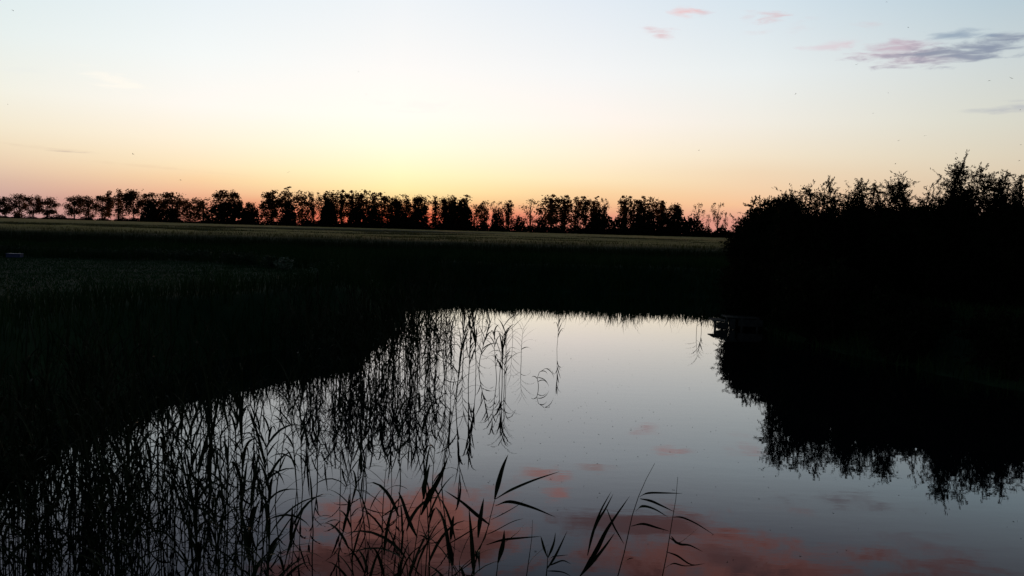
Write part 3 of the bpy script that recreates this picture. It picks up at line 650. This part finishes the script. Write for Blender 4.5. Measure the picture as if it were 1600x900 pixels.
# foreground reeds with their own stems and leaves
def hero(label, d, stem, lvs, sr=.004):
    root = bpy.data.objects.new('reed', None); C.objects.link(root)
    base = at(stem[0][0], stem[0][1], d); root.location = (base.x, d, 0)
    tag(root, label, 'reed', 'large reeds in the foreground')
    off = Vector(root.location)
    sp = [at(px, py, d + dy) - off for px, py, dy in stem]
    sp = [Vector((sp[0].x, sp[0].y + .03, -.4))] + sp if sp[0].z < 1.0 else [Vector((sp[0].x - .03, 0, -.4)), Vector((sp[0].x - .01, 0, sp[0].z * .5))] + sp
    n = len(sp); b = MB(); b.tube(sp, [sr * (1 - .75 * i / (n - 1)) for i in range(n)], 6); b.obj('stem', M_reed, root, True)
    for q in lvs:
        pts_px, w, dy = q[0], q[1], q[2]
        P = [at(px, py, d + dy * i / (len(pts_px) - 1)) - off for i, (px, py) in enumerate(pts_px)]
        m_ = []                                     # smooth through the control points
        K = [P[0] * 2 - P[1]] + P + [P[-1] * 2 - P[-2]]
        for i in range(1, len(K) - 2):
            for tt in (0, .25, .5, .75):
                a, b_, c, e = K[i - 1], K[i], K[i + 1], K[i + 2]
                m_.append(.5 * ((2 * b_) + (c - a) * tt + (2 * a - 5 * b_ + 4 * c - e) * tt * tt + (3 * b_ - a - 3 * c + e) * tt ** 3))
        m_.append(P[-1]); bl = MB()
        sdv = Vector((.55, -.25, .8)) if abs(P[-1].x - P[0].x) > abs(P[-1].z - P[0].z) else Vector((1, .35, .1))
        bl.blade(m_, w, side=sdv, fold=.3, prof=lambda u: (min(1, .22 + u * 2.6) * (1 - u ** 2) ** .9)); bl.obj('leaf', M_reed, root, True)
hero('foreground reed with two broad upright leaves, left of the arching one', 4.1, [(640, 905, 0), (648, 860, .02), (655, 810, .04), (664, 760, .05)],
     [([(658, 805), (672, 775), (688, 745), (701, 712)], .034, -.1), ([(662, 780), (663, 760), (667, 742), (672, 724)], .026, .1), ([(650, 850), (668, 835), (690, 812), (706, 800)], .018, .2), ([(652, 840), (640, 815), (628, 780), (622, 768)], .02, .1)])
hero('foreground reed with a tall spear leaf and a long leaf arching right', 4.0, [(700, 905, 0), (735, 880, .03), (758, 840, .05), (772, 785, .05), (780, 755, .05)],
     [([(773, 780), (779, 755), (786, 730), (794, 710)], .026, .05), ([(774, 780), (800, 765), (835, 750), (874, 737)], .013, -.2), ([(774, 790), (795, 783), (830, 792), (868, 808)], .022, .15), ([(767, 812), (790, 800), (812, 787), (822, 778)], .014, .3), ([(760, 835), (775, 828), (800, 815), (818, 810)], .014, .3)])
hero('foreground reed with one leaf hanging left over the pink reflection', 4.15, [(735, 905, 0), (745, 870, .02), (762, 825, .03), (766, 815, .03)],
     [([(765, 820), (745, 805), (722, 785), (694, 766)], .02, -.1), ([(747, 840), (750, 815), (753, 795), (756, 778)], .024, .1), ([(690, 856), (720, 838), (745, 822), (747, 815)], .016, .1)])
hero('foreground reed with a straight leaf lying almost level', 3.9, [(775, 905, 0), (778, 880, .02), (785, 850, .02)],
     [([(760, 851), (785, 843), (815, 840), (846, 838)], .018, .1), ([(778, 880), (784, 860), (787, 845), (788, 828)], .026, 0), ([(785, 850), (800, 838), (810, 830), (822, 816)], .014, .2)])
hero('thin bare foreground reed right of the level leaf', 4.2, [(822, 905, 0), (827, 870, .02), (831, 840, .03), (832, 812, .03)], [([(824, 885), (832, 872), (845, 860), (858, 850)], .01, .1)], .003)
hero('short many-leaved foreground reed in the middle of the bottom edge', 4.0, [(853, 905, 0), (855, 885, .01), (856, 860, .02)],
     [([(854, 890), (866, 872), (876, 852), (886, 830)], .012, .1), ([(855, 880), (862, 870), (876, 868), (888, 867)], .010, .15), ([(855, 885), (868, 880), (880, 876), (892, 881)], .009, -.1), ([(855, 870), (850, 856), (847, 845), (845, 838)], .012, 0), ([(856, 872), (862, 858), (866, 846), (868, 832)], .012, .1), ([(854, 892), (866, 892), (880, 894), (892, 900)], .010, .1)])
hero('foreground reed clump with broad blades fanning upward', 3.9, [(903, 905, 0), (912, 890, .02), (922, 870, .03)],
     [([(912, 893), (932, 862), (950, 826), (984, 775)], .030, -.1), ([(918, 868), (926, 835), (938, 800), (955, 768)], .014, .1), ([(922, 845), (934, 815), (946, 795), (958, 772)], .012, .15), ([(905, 902), (925, 880), (945, 855), (961, 832)], .020, .05), ([(905, 900), (916, 885), (926, 880), (936, 872)], .014, .2), ([(948, 795), (958, 820), (968, 838), (975, 850)], .008, .1)])
hero('tall thin foreground reed with leaves pointing right like a flag', 3.95, [(964, 905, 0), (975, 865, .02), (988, 805, .03), (998, 775, .03), (1010, 748, .03), (1023, 724, .03)],
     [([(999, 776), (1012, 770), (1040, 770), (1066, 771)], .013, .05), ([(1000, 779), (1016, 782), (1034, 790), (1054, 800)], .014, .15), ([(993, 799), (1004, 791), (1022, 795), (1044, 808)], .012, -.1), ([(986, 822), (1004, 818), (1026, 824), (1046, 830)], .015, .1), ([(972, 882), (980, 874), (986, 872), (990, 872)], .010, .1)], .0035)
hero('foreground reed furthest right, with drooping narrow leaves', 4.0, [(1034, 905, 0), (1042, 865, .02), (1050, 815, .03), (1056, 780, .03), (1059, 745, .03)],
     [([(1051, 808), (1065, 808), (1088, 818), (1116, 836)], .010, .1), ([(1049, 838), (1058, 848), (1070, 842), (1094, 822)], .013, .15), ([(1046, 840), (1062, 850), (1078, 852), (1098, 862)], .011, -.1), ([(1041, 862), (1058, 868), (1080, 882), (1102, 880)], .010, .1), ([(1038, 888), (1052, 880), (1070, 884), (1098, 882)], .010, .1)], .0035)

# floating bits on the water
n = 520; x = rng.normal(-.4, 1.6, n); y = rng.normal(11.5, 1.8, n); k = rng.random(n) < .55; x[k] = rng.uniform(-3, 6, k.sum()); y[k] = rng.uniform(6.3, 22, k.sum())
s = pond_sd(x, y); k = (s < -.3); x, y = x[k], y[k]; n = len(x)
P = np.stack([x, y, np.full(n, .004)], 1); a = rng.uniform(0, 6.28, n); r_ = rng.uniform(.003, .009, n)
V = np.stack([P + np.stack([np.cos(a + q) * r_ * (1.6 if q_ % 2 == 0 else .7), np.sin(a + q) * r_ * .8, 0 * r_ + (.003 if q_ == 1 else 0)], 1) for q_, q in enumerate((0, 1.3, 2.6, 3.9, 5.2))], 1).reshape(-1, 3)
tag(link('duckweed', new_mesh('duckweed', V, np.arange(n * 5).reshape(n, 5), m=M_weedlet)), 'small dark floating specks scattered over the still pond', 'duckweed', kind='stuff')

# ------------------------------------------------------------------ birds
def bird_mesh(flap):
    b = MB(); b.tube([(0, .085, .005), (0, .07, .008), (0, .04, .004), (0, 0, 0), (0, -.05, .002), (0, -.085, .004)], [.003, .012, .018, .020, .011, .004], 8)
    for s_ in (-1, 1):
        up_ = flap
        V = [(s_ * .015, .045, .006), (s_ * .015, -.02, .006), (s_ * .09, .055, up_ * .05), (s_ * .085, -.005, up_ * .05), (s_ * .17, -.02, up_ * .07), (s_ * .165, -.035, up_ * .07)]
        V2 = [(x_, y_, z_ + .006) for x_, y_, z_ in V]
        b.add(V + V2, [[0, 1, 3, 2], [2, 3, 5, 4], [6, 8, 9, 7], [8, 10, 11, 9], [0, 2, 8, 6], [2, 4, 10, 8], [1, 7, 9, 3], [3, 9, 11, 5], [4, 5, 11, 10]])
        b.add([(s_ * .004, -.08, 0), (s_ * .012, -.08, 0), (s_ * .03, -.15, 0), (s_ * .004, -.08, .004), (s_ * .012, -.08, .004), (s_ * .03, -.15, .004)], [[0, 1, 2], [3, 5, 4], [0, 2, 5, 3], [1, 4, 5, 2], [0, 3, 4, 1]])
    return b.mesh('bird', M_bird)
BM = [bird_mesh(f) for f in (-.5, .4, 1.1)]
BIRDS = [(20, 16, 'tiny dark bird in the top left corner of the sky', 1), (12, 163, 'tiny dark bird at the left edge, halfway down the sky', .8), (208, 241, 'tiny dark bird above the trees right of the first gap', 1), (282, 281, 'tiny dark bird just above the low stretch of far trees', 1),
 (451, 269, 'tilted bird just above the tallest far trees, the largest in the left half', 1.6), (560, 112, 'faint upper bird of two in the bright sky left of centre', .6), (572, 147, 'faint lower bird of two in the bright sky left of centre', .6), (1092, 235, 'lone bird above the gap between far trees and bushes', .9),
 (1243, 147, 'dark bird below the small pink clouds', 1.1), (1385, 3, 'bird at the very top edge above the grey cloud', .8), (1419, 43, 'bird just above the grey cloud bank', .8), (1339, 101, 'bird just below the left end of the grey cloud bank', 1), (1388, 145, 'upper bird of the pair below the grey cloud bank', .8),
 (1364, 177, 'lower, darker bird of the pair below the grey cloud bank', 1), (1404, 220, 'bird left of the pair above the windswept twigs', .8), (1445, 212, 'bird high above the windswept twigs', 1), (1399, 256, 'bird low over the flat-topped bush', 1), (1494, 240, 'bird just above the windswept twigs', .7),
 (1546, 126, 'left bird of two below the right end of the grey cloud', 1.2), (1580, 122, 'right bird of two below the right end of the grey cloud', 1.2), (1594, 172, 'bird at the right edge in the small grey cloud', .8), (1595, 226, 'upper bird at the right edge above the feathery bush', .8), (1593, 251, 'lower bird at the right edge above the feathery bush', 1.1)]
for i, (px, py, lb, s_) in enumerate(BIRDS):
    o = link('bird', BM[i % 3]); o.location = at(px, py, 62 + (i * 17) % 23); o.rotation_euler = (random.uniform(-.3, .3), random.uniform(-.5, .5) if px != 451 else -.5, random.uniform(0, 6.28) if px != 451 else .3)
    q = .68 * s_; o.scale = (q, q, q); tag(o, lb, 'bird', 'birds in the evening sky')
